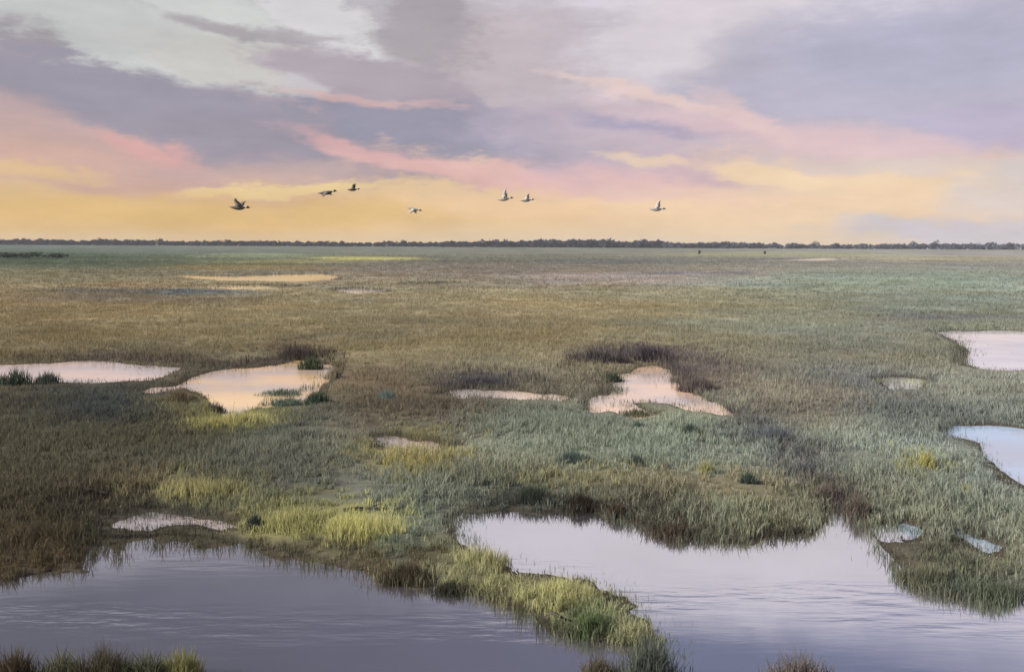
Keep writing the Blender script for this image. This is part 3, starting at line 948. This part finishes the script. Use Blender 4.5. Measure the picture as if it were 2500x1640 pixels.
REEDS = "reed clumps along the pools"
TUFTS = "grass tufts standing out of the marsh"
CL = [
    ("reed_clump", 42, 942, 46, 78, (58, 72, 58), "dark green reed clump in the pink pool, at the left edge", "reeds", REEDS),
    ("reed_clump", 118, 940, 36, 60, (66, 80, 68), "dark green reed clump in the pink pool, next to a larger clump", "reeds", REEDS),
    ("reed_clump", 762, 900, 42, 60, (70, 80, 56), "green reed clump at the pointed far corner of the peach pool", "reeds", REEDS),
    ("reed_clump", 735, 876, 34, 110, (70, 60, 56), "dark brown reeds on the bank behind the peach pool's far corner", "reeds", REEDS),
    ("reed_clump", 778, 994, 46, 66, (60, 76, 60), "dark green clump at the right near corner of the peach pool", "reeds", REEDS),
    ("reed_clump", 700, 988, 26, 110, (78, 94, 80), "low grey green weed spreading into the peach pool", "reeds", REEDS),
    ("reed_clump", 536, 1008, 30, 40, (72, 70, 54), "short dark reeds at the near tip of the peach pool", "reeds", REEDS),
    ("reed_clump", 440, 990, 44, 80, (104, 92, 66), "brown reed clump left of the peach pool's near tip", "reeds", REEDS),
    ("reed_clump", 690, 962, 20, 110, (84, 98, 84), "thin raft of grey green weed in the right half of the peach pool", "reeds", REEDS),
    ("reed_clump", 815, 925, 34, 40, (126, 118, 96), "pale dry stems at the right end of the peach pool", "reeds", REEDS),
    ("reed_clump", 1500, 930, 30, 50, (74, 84, 66), "dark green reeds on the left shoulder of the ragged peach pool", "reeds", REEDS),
    ("reed_clump", 1560, 1012, 22, 90, (92, 92, 70), "low olive weed at the near edge of the ragged peach pool", "reeds", REEDS),
    ("sedge_tuft", 628, 1298, 46, 40, (46, 60, 58), "dark blue green sedge tuft at the end of the narrow creek", "sedge", TUFTS),
    ("sedge_tuft", 946, 990, 36, 60, (98, 114, 106), "grey green tuft in brown grass beside the peach pool", "sedge", TUFTS),
    ("reed_clump", 1305, 1228, 44, 90, (60, 70, 58), "dark green reeds on the far bank of the lavender pool, left part", "reeds", REEDS),
    ("reed_clump", 1425, 1244, 42, 90, (62, 52, 44), "dark brown reeds on the far bank of the lavender pool", "reeds", REEDS),
    ("reed_clump", 1515, 1262, 40, 50, (84, 70, 56), "small brown reed clump where the lavender pool's far bank bends", "reeds", REEDS),
    ("reed_clump", 1650, 1310, 40, 110, (86, 74, 62), "brown reeds on the bank left of the lavender pool's pointed inlet", "reeds", REEDS),
    ("reed_clump", 2098, 1262, 66, 70, (98, 86, 78), "tall dusky brown reeds beside the lavender pool's pointed inlet", "reeds", REEDS),
    ("reed_clump", 2030, 1225, 50, 70, (104, 92, 84), "dusky brown reeds behind the tip of the pointed inlet", "reeds", REEDS),
    ("low_shrub", 1896, 1085, 40, 130, (92, 98, 106), "muted slate shrub in the grass below the ragged peach pool", "shrub", None),
    ("low_shrub", 1955, 1168, 34, 80, (98, 102, 106), "small slate grey shrub behind the dusky brown reeds", "shrub", None),
    ("sedge_tuft", 1690, 1075, 38, 50, (76, 94, 82), "dark green tuft in the blue green grass under the ragged pool", "sedge", TUFTS),
    ("sedge_tuft", 1565, 1062, 26, 46, (74, 92, 82), "short dark tuft nearest the ragged peach pool", "sedge", TUFTS),
    ("sedge_tuft", 1400, 1142, 34, 90, (78, 94, 88), "wide slate green tuft in the middle of the marsh", "sedge", TUFTS),
    ("sedge_tuft", 1560, 1150, 34, 36, (76, 90, 80), "thin dark green tuft between the ragged pool and the lavender pool", "sedge", TUFTS),
    ("sedge_tuft", 1832, 1192, 36, 44, (80, 98, 84), "square dark green tuft above the lavender pool", "sedge", TUFTS),
    ("sedge_tuft", 1728, 1172, 38, 46, (154, 152, 100), "pale yellow tuft in the blue green grass above the lavender pool", "sedge", TUFTS),
    ("grass_clump", 1450, 1545, 58, 110, (92, 110, 68), "bright green grass clump near the tip of the grassy spit", "grass clump", TUFTS),
    ("grass_clump", 1385, 1470, 56, 190, (164, 160, 104), "pale yellow grass clump on the spit between two pools", "grass clump", TUFTS),
    ("grass_clump", 1190, 1380, 52, 150, (158, 154, 106), "pale yellow grass at the landward end of the spit", "grass clump", TUFTS),
    ("grass_clump", 1560, 1560, 50, 120, (148, 146, 106), "straw coloured clump at the outer tip of the spit", "grass clump", TUFTS),
    ("grass_clump", 1470, 1656, 66, 90, (98, 90, 72), "brown grass clump at the bottom below the spit", "grass clump", TUFTS),
    ("grass_clump", 1600, 1672, 120, 150, (84, 92, 82), "slate green grass clump at the bottom below the spit", "grass clump", TUFTS),
    ("grass_clump", 1965, 1684, 110, 170, (104, 94, 88), "dim brown grass clump at the bottom in the lavender pool", "grass clump", TUFTS),
    ("grass_clump", 45, 1668, 96, 120, (76, 66, 50), "dark brown grass clump in the bottom left corner", "grass clump", TUFTS),
    ("grass_clump", 262, 1668, 104, 150, (78, 72, 54), "dark brown rounded clump at the bottom left", "grass clump", TUFTS),
    ("grass_clump", 455, 1660, 90, 110, (120, 118, 66), "yellow green grass clump at the bottom left, nearest the open pool", "grass clump", TUFTS),
    ("grass_clump", 160, 1664, 84, 120, (92, 92, 68), "olive grass between two dark brown clumps at the bottom left", "grass clump", TUFTS),
    ("grass_clump", 360, 1666, 90, 130, (88, 90, 66), "olive grass between a dark clump and the yellow green clump", "grass clump", TUFTS),
    ("grass_clump", 2265, 1425, 50, 130, (100, 100, 78), "olive grass on the bank right of the lavender pool", "grass clump", TUFTS),
    ("grass_clump", 2430, 1460, 56, 150, (96, 104, 82), "green grass at the water's edge on the right", "grass clump", TUFTS),
    ("sedge_tuft", 2268, 1150, 46, 40, (160, 154, 88), "yellow tuft below the bright blue pool", "sedge", TUFTS),
    ("sedge_tuft", 2366, 1222, 36, 32, (162, 158, 92), "small yellow tuft nearest the tapering blue pool", "sedge", TUFTS),
    ("reed_clump", 1460, 890, 40, 160, (84, 78, 78), "dusky purple reeds behind the ragged peach pool, left part", "reeds", REEDS),
    ("reed_clump", 1590, 884, 46, 120, (78, 70, 76), "dusky purple reeds behind the top of the ragged peach pool", "reeds", REEDS),
    ("reed_clump", 1700, 955, 44, 90, (98, 86, 84), "brownish reeds on the right bank of the ragged peach pool", "reeds", REEDS),
    ("reed_clump", 1170, 944, 26, 200, (80, 78, 84), "low dark reeds behind the thin pale sliver of water", "reeds", REEDS),
    ("grass_clump", 885, 1312, 52, 210, (180, 174, 100), "bright yellow grass clump behind the lower left pool", "grass clump", TUFTS),
    ("grass_clump", 710, 1292, 46, 200, (158, 154, 94), "yellow green grass beside the dark sedge tuft", "grass clump", TUFTS),
    ("grass_clump", 490, 1214, 42, 240, (158, 150, 94), "yellow grass strip behind the narrow creek", "grass clump", TUFTS),
    ("grass_clump", 580, 1046, 40, 220, (164, 156, 94), "yellow grass clump below the peach pool's near tip", "grass clump", TUFTS),
    ("grass_clump", 1010, 1122, 40, 190, (156, 148, 98), "pale yellow grass just below the short pink strip of water", "grass clump", TUFTS),
    ("reed_clump", 1000, 1418, 46, 120, (72, 62, 48), "dark brown reeds on the bank where the spit begins", "reeds", REEDS),
    ("reed_clump", 1100, 1446, 36, 100, (62, 62, 50), "dark reeds at the water's edge along the spit", "reeds", REEDS),
]
for (nm, px, py, hp, wp, rgb, lab, cat, grp) in CL:
    clump(nm, px, py, hp, wp, rgb, lab, cat, grp, n=int(150 + wp * 3.2))


# ------------------------------------------------------------------ dead branches lying on the mud
M_WOOD = mat_plain("grey_dead_wood", (.055, .048, .042), .9, .3, 9)


def tube(path, rad, sides=7):
    bm = bmesh.new()
    rings = []
    n = len(path)
    for i, p in enumerate(path):
        p = Vector(p)
        d = (Vector(path[min(i + 1, n - 1)]) - Vector(path[max(i - 1, 0)])).normalized()
        a = d.orthogonal().normalized(); b = d.cross(a)
        r = rad[i]
        rings.append([bm.verts.new(p + (a * math.cos(2 * math.pi * k / sides) + b * math.sin(2 * math.pi * k / sides)) * r) for k in range(sides)])
    for i in range(n - 1):
        for k in range(sides):
            bm.faces.new((rings[i][k], rings[i][(k + 1) % sides], rings[i + 1][(k + 1) % sides], rings[i + 1][k]))
    bm.faces.new(rings[0][::-1]); bm.faces.new(rings[-1])
    for f in bm.faces: f.smooth = True
    return bm


def branch(pts, r0, label):
    P = []
    for (px, py) in pts:
        gx, gy = ground_pt(px, py)
        z = max(float(ground_h(np.array([float(gx)]), np.array([float(gy)]))[0]), 0) + r0 + .02
        P.append((float(gx), float(gy), z))
    c = Vector(P[len(P) // 2])
    Q = []
    for i in range(len(P) - 1):
        for t in (0, .5):
            a, b = Vector(P[i]), Vector(P[i + 1])
            p = a.lerp(b, t) - c
            p.z += random.uniform(-.02, .03); p.y += random.uniform(-.05, .05)
            Q.append(p)
    Q.append(Vector(P[-1]) - c)
    n = len(Q)
    bm = tube(Q, [r0 * (1 - .75 * i / (n - 1)) * random.uniform(.85, 1.15) for i in range(n)])
    me = bpy.data.meshes.new("dead_branch"); bm.to_mesh(me); bm.free(); me.materials.append(M_WOOD)
    o = link("dead_branch", me); o.location = c
    setp(o, label, "driftwood", "dead branches lying in the marsh")
    # a side twig
    k = n // 2
    d = (Q[k + 1] - Q[k]).normalized()
    s = Vector((-d.y, d.x, .35)).normalized()
    L_ = (Q[-1] - Q[0]).length * .18
    bm = tube([Q[k], Q[k] + (d * .6 + s * .6) * L_ * .5, Q[k] + (d + s * .7) * L_], [r0 * .45, r0 * .35, r0 * .15], 5)
    me = bpy.data.meshes.new("twig"); bm.to_mesh(me); bm.free(); me.materials.append(M_WOOD)
    link("twig", me, o)


branch([(845, 1262), (885, 1258), (930, 1259), (992, 1255)], .07, "dark dead branch lying beside the bright yellow grass clump")
branch([(1352, 1508), (1390, 1524), (1440, 1532), (1490, 1522)], .05, "dark curved branch lying along the spit by the bright green clump")
branch([(150, 1216), (190, 1214), (235, 1218), (280, 1222)], .08, "dark dead branch behind the narrow creek on the left")


# ------------------------------------------------------------------ trees
def mat_leaf(name, rgb):
    m, N, L = new_mat(name)
    at = N.new('ShaderNodeAttribute'); at.attribute_name = "tint"
    df = N.new('ShaderNodeBsdfDiffuse'); L.new(at.outputs['Color'], df.inputs[0])
    tr = N.new('ShaderNodeBsdfTranslucent'); L.new(at.outputs['Color'], tr.inputs[0])
    mx = N.new('ShaderNodeMixShader'); mx.inputs[0].default_value = .2
    L.new(df.outputs[0], mx.inputs[1]); L.new(tr.outputs[0], mx.inputs[2])
    o = N.new('ShaderNodeOutputMaterial'); L.new(mx.outputs[0], o.inputs[0])
    return m


M_LEAF = mat_leaf("dark_foliage", (0, 0, 0))
M_BARK = mat_plain("dark_bark", (.05, .045, .045), .9, .3, 2)


def crown_arrays(n, cx, cy, z0, z1, rx, leaf, rgb, lobes=5):
    """leaf clump triangles spread through a lobed crown"""
    L0 = RNG.uniform(-1, 1, (lobes, 3)) * np.array((rx * .6, rx * .6, (z1 - z0) * .28))
    lr = RNG.uniform(.4, .75, lobes)
    k = RNG.integers(0, lobes, n)
    d = RNG.normal(size=(n, 3)); d /= np.linalg.norm(d, axis=1)[:, None]
    rr = RNG.uniform(.35, 1, n) ** .5
    c = L0[k] + d * (rr * lr[k])[:, None] * np.array((rx, rx, (z1 - z0) * .5))
    c[:, 2] = np.clip(c[:, 2] + (z0 + z1) / 2, z0, z1 * 1.05)
    c[:, 0] += cx; c[:, 1] += cy
    a = RNG.normal(size=(n, 3)); a /= np.linalg.norm(a, axis=1)[:, None]
    b = np.cross(a, RNG.normal(size=(n, 3))); b /= np.linalg.norm(b, axis=1)[:, None]
    s = leaf * RNG.uniform(.6, 1.4, n)[:, None]
    V = np.stack([c - a * s - b * s * .6, c + a * s - b * s * .6, c + b * s], 1).reshape(-1, 3)
    col = np.array(rgb)[None] * RNG.uniform(.65, 1.4, n)[:, None]
    return V, np.repeat(col, 3, 0)


WOOD_RGB_L = (.040, .046, .066)


def treeline():
    Vs, Cs, tV, tF = [], [], [], []
    D0 = 1650.0
    x = -1150.0
    while x < 1150:
        px, _ = to_px(x, D0)
        f = px / 2500
        hh = 7.5 + 6.0 * float(fbm(np.array([x * .012]), np.array([1.5]), 71, 3)[0])
        hh *= np.interp(f, [0, .15, .35, .42, .55, .62, .72, .80, .9, 1.0], [.85, .9, .75, .8, 1.25, 1.15, 1.05, .8, .95, 1.0])
        dep = random.uniform(0, 90)
        hh *= random.uniform(.82, 1.12)
        if random.random() < .06: hh *= 1.25
        r = hh * random.uniform(.42, .7)
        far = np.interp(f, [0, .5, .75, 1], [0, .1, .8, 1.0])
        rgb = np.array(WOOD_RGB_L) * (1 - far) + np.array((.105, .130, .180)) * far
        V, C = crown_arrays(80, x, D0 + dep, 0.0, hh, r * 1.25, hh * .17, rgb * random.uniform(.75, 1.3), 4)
        Vs.append(V); Cs.append(C)
        # trunk
        b = len(tV)
        t = .35
        for (sx, sy) in ((-t, -t), (t, -t), (0, t)):
            tV.append((x + sx, D0 + dep + sy, 0)); tV.append((x + sx * .5, D0 + dep + sy * .5, hh * .6))
        for k in range(3):
            a0, a1 = b + 2 * k, b + 2 * ((k + 1) % 3)
            tF += [a0, a1, a1 + 1, a0, a1 + 1, a0 + 1]
        x += random.uniform(1.3, 2.8)
    V = np.vstack(Vs); C = np.vstack(Cs)
    n0 = len(V)
    flat = np.concatenate([np.arange(n0), np.array(tF) + n0])
    V = np.vstack([V, np.array(tV)]); C = np.vstack([C, np.full((len(tV), 3), .04)])
    me = mesh_np("far_wood", V, flat, np.full(len(flat) // 3, 3), C, M_LEAF, False)
    o = link("far_wood", me)
    setp(o, "far dark slate wood reading as one low band along the horizon", "wood", kind="stuff")


treeline()


def tree(name, px, D, h, r, rgb, label, cat="tree", group=None, leaf=None, n=260):
    x = (px - 1250) / F * D
    root = bpy.data.objects.new(name, None); COL.objects.link(root)
    root.location = (x, D, 0)
    root.empty_display_size = 1
    setp(root, label, cat, group)
    V, C = crown_arrays(n, 0, 0, h * .18, h, r, leaf or h * .075, rgb, 7)
    me = mesh_np("crown", V, np.arange(len(V)), np.full(len(V) // 3, 3), C, M_LEAF, False)
    link("crown", me, root)
    bm = tube([(0, 0, -.2), (.02 * h, 0, h * .3), (-.01 * h, .02 * h, h * .62), (0, 0, h * .85)], [h * .028, h * .022, h * .014, h * .005], 7)
    for a in range(3):
        t = a * 2.1 + .4
        b2 = tube([(0, 0, h * (.3 + .1 * a)), (math.cos(t) * r * .35, math.sin(t) * r * .35, h * (.45 + .1 * a)), (math.cos(t) * r * .7, math.sin(t) * r * .7, h * (.55 + .1 * a))],
                  [h * .012, h * .009, h * .004], 5)
        me2 = bpy.data.meshes.new("t"); b2.to_mesh(me2); b2.free()
        bm.from_mesh(me2); bpy.data.meshes.remove(me2)
    me = bpy.data.meshes.new("trunk"); bm.to_mesh(me); bm.free(); me.materials.append(M_BARK)
    link("trunk", me, root)
    return root


TG = "taller trees standing out of the far wood"
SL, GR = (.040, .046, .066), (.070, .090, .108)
for px, D, h, r, rgb, lab in [
    (1398, 1620, 17.0, 8.5, SL, "rounded dark tree at the highest point of the wood, near the middle"),
    (1450, 1615, 15.0, 8.0, SL, "broad dark tree just right of the wood's highest point"),
    (835, 1600, 13.5, 5.0, SL, "slim dark tree poking above the low wood under the pair of birds"),
    (985, 1600, 12.8, 6.0, SL, "low dark tree under the third bird from the right side of the glow"),
    (390, 1600, 13.6, 6.5, SL, "dark round tree above the long golden pool"),
    (245, 1600, 13.2, 6.5, SL, "dark tree at the left above the long golden pool's left end"),
    (1600, 1600, 12.5, 6.0, SL, "dark tree in the wood below the rightmost bird"),
    (1850, 1600, 10.5, 5.0, GR, "small greenish tree at a low gap in the wood"),
    (1990, 1600, 13.5, 9.0, GR, "broad grey green tree right of the low gap in the wood"),
    (2285, 1590, 16.0, 7.5, GR, "tall rounded grey green tree standing near the right edge"),
    (2465, 1590, 14.5, 7.0, GR, "grey green tree at the far right edge of the wood"),
]:
    # clear up the wording by kind of position
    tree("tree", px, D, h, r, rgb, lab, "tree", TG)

tree("lone_shrub", 1708, 760, 3.6, 1.3, (.05, .05, .045), "lone dark shrub on the far plain, left one of two", "shrub", "lone shrubs on the far plain")
tree("lone_shrub", 1867, 760, 3.4, 1.3, (.05, .05, .045), "lone dark shrub on the far plain, right one of two", "shrub", "lone shrubs on the far plain")
BG = "dark shrubs at the left edge of the far plain"
for px, D, h, r, lab in [
    (15, 455, 3.4, 6.5, "dark green shrub at the left edge of the far plain"),
    (70, 460, 3.6, 7.0, "dark green shrub second from the left edge of the far plain"),
    (128, 470, 3.0, 6.5, "dark green shrub at the right end of the row on the far plain"),
]:
    tree("marsh_shrub", px, D, h, r, (.070, .095, .072), lab, "shrub", BG, leaf=.5, n=420)


# ------------------------------------------------------------------ flying ducks
M_DUCK = mat_plain("duck_brown_grey_feathers", (.12, .115, .105), .75, .35, 14)
M_DUCKP = mat_plain("duck_grey_feathers", (.42, .41, .40), .75, .35, 14)
M_HEAD = mat_plain("duck_dark_head", (.030, .036, .032), .5, .2, 10)
M_RING = mat_plain("duck_white_neck_ring", (.62, .60, .55), .8, .1, 10)
M_BILL = mat_plain("duck_dull_bill", (.14, .12, .05), .5, .1, 10)


def duck(px, py, lenpx, pitch, wing, sweep, label, pale=False, yaw=0.0, near=1.0, farw=.85):
    """flies to the right (+X).  wing = angle of the wings above level in degrees"""
    length = .60
    D = length * F / lenpx
    u = (px - 1250) / F; v = (HY - py) / F
    loc = (u * D, D, CAM_H + (v + u * ROLL) * D)
    # body outline: x, z centre, half width, half height, material
    st = [(-.30, .012, .004, .003, 0), (-.25, .008, .040, .012, 0), (-.19, 0, .052, .038, 0), (-.10, -.008, .072, .066, 0),
          (0, -.012, .078, .074, 0), (.08, -.006, .064, .062, 0), (.13, .004, .042, .040, 0), (.155, .010, .028, .027, 1), (.178, .014, .025, .025, 1),
          (.19, .016, .027, .028, 2), (.215, .022, .034, .036, 2), (.245, .022, .031, .033, 2), (.262, .016, .018, .018, 3), (.285, .010, .017, .009, 3), (.305, .008, .010, .004, 3)]
    bm = bmesh.new()
    sides = 10
    rings = []
    for (x, z, w, h, m) in st:
        rings.append([bm.verts.new((x, w * .9 * math.cos(2 * math.pi * k / sides), z + h * (.8 if m < 2 else .95) * math.sin(2 * math.pi * k / sides))) for k in range(sides)])
    for i in range(len(st) - 1):
        for k in range(sides):
            f = bm.faces.new((rings[i][k], rings[i + 1][k], rings[i + 1][(k + 1) % sides], rings[i][(k + 1) % sides]))
            f.material_index = st[i][4]
            f.smooth = True
    bm.faces.new(rings[0]); bm.faces.new(rings[-1][::-1])
    # wings grow out of the shoulders: chord sections along the span, with thickness
    for side, mul in ((-1, near), (1, farw)):
        secs = [(0, .17, .020), (.11, .17, .016), (.24, .145, .011), (.35, .10, .007), (.44, .055, .004), (.49, .010, .002)]
        prev = None
        for (s, ch, th) in secs:
            s2 = s * mul * .72
            a = math.radians(wing) * (1 - .15 * s / .49)
            y = side * (.045 + s2 * math.cos(a)); z = .020 + s2 * math.sin(a)
            x0 = .06 - (sweep if side < 0 else -.42) * (max(0, s - .10)) * mul + (.03 * math.sin(s * 12))
            ny, nz = -math.sin(a) * side, math.cos(a)
            q = [(x0, 0), (x0 - ch * .3, th), (x0 - ch, 0), (x0 - ch * .3, -th)]
            ring = [bm.verts.new((xx, y + ny * t, z + nz * t)) for xx, t in q]
            if prev:
                for k in range(4):
                    vs = (prev[k], prev[(k + 1) % 4], ring[(k + 1) % 4], ring[k])
                    f = bm.faces.new(vs if side > 0 else vs[::-1]); f.smooth = True
            else:
                bm.faces.new(ring)
            prev = ring
        bm.faces.new(prev)
    bmesh.ops.recalc_face_normals(bm, faces=bm.faces)
    me = bpy.data.meshes.new("duck"); bm.to_mesh(me); bm.free()
    for m in (M_DUCKP if pale else M_DUCK, M_RING, M_HEAD if not pale else M_DUCK, M_BILL):
        me.materials.append(m)
    o = link("duck", me)
    o.location = loc
    o.rotation_euler = (0, math.radians(-pitch), math.radians(yaw))
    setp(o, label, "bird", "ducks flying in a loose line to the right")


duck(584, 507, 54, -2, 62, .25, "leftmost flying duck, dark, wings raised, lowest over the golden sky", near=.8, farw=.62)
duck(798, 470, 50, 7, -38, .3, "dark flying duck with wings lowered beside a smaller duck with raised wings", near=.8, farw=.5)
duck(862, 463, 33, 3, 68, -.1, "small dark flying duck with wings in a V, highest of all", yaw=14, near=.8, farw=.85)
duck(1010, 511, 41, -13, -55, .35, "grey flying duck heading slightly down with wings lowered", True, near=.75, farw=.6)
duck(1232, 486, 43, 7, 66, -.15, "grey flying duck with tall raised wing, left one of a close pair", True, near=1.0, farw=.62)
duck(1286, 489, 38, 4, 66, -.1, "grey flying duck with short raised wings, right one of a close pair", True, yaw=10, near=.8, farw=.75)
duck(1604, 511, 43, 0, 70, -.15, "rightmost flying duck, pale grey, flying alone with one wing high", True, near=.95, farw=.5)


# ------------------------------------------------------------------ air
def build_haze():
    bm = bmesh.new()
    lo, hi = Vector((-2600, -2600, -2.0)), Vector((2600, 2600, 26.0))
    vs = [bm.verts.new((x, y, z)) for z in (lo.z, hi.z) for y in (lo.y, hi.y) for x in (lo.x, hi.x)]
    for f in ((0, 2, 3, 1), (4, 5, 7, 6), (0, 1, 5, 4), (2, 6, 7, 3), (0, 4, 6, 2), (1, 3, 7, 5)):
        bm.faces.new([vs[i] for i in f])
    me = bpy.data.meshes.new("haze"); bm.to_mesh(me); bm.free()
    m, N, L = new_mat("thin_evening_air")
    v = N.new('ShaderNodeVolumePrincipled')
    v.inputs['Color'].default_value = (.80, .84, .95, 1)
    v.inputs['Density'].default_value = HAZE_DENSITY
    v.inputs['Anisotropy'].default_value = 0.0
    o = N.new('ShaderNodeOutputMaterial'); L.new(v.outputs[0], o.inputs['Volume'])
    me.materials.append(m)
    ob = link("haze", me)
    setp(ob, "thin lavender evening haze over the whole marsh", "haze", kind="stuff")


HAZE_DENSITY = 0.00011
build_haze()
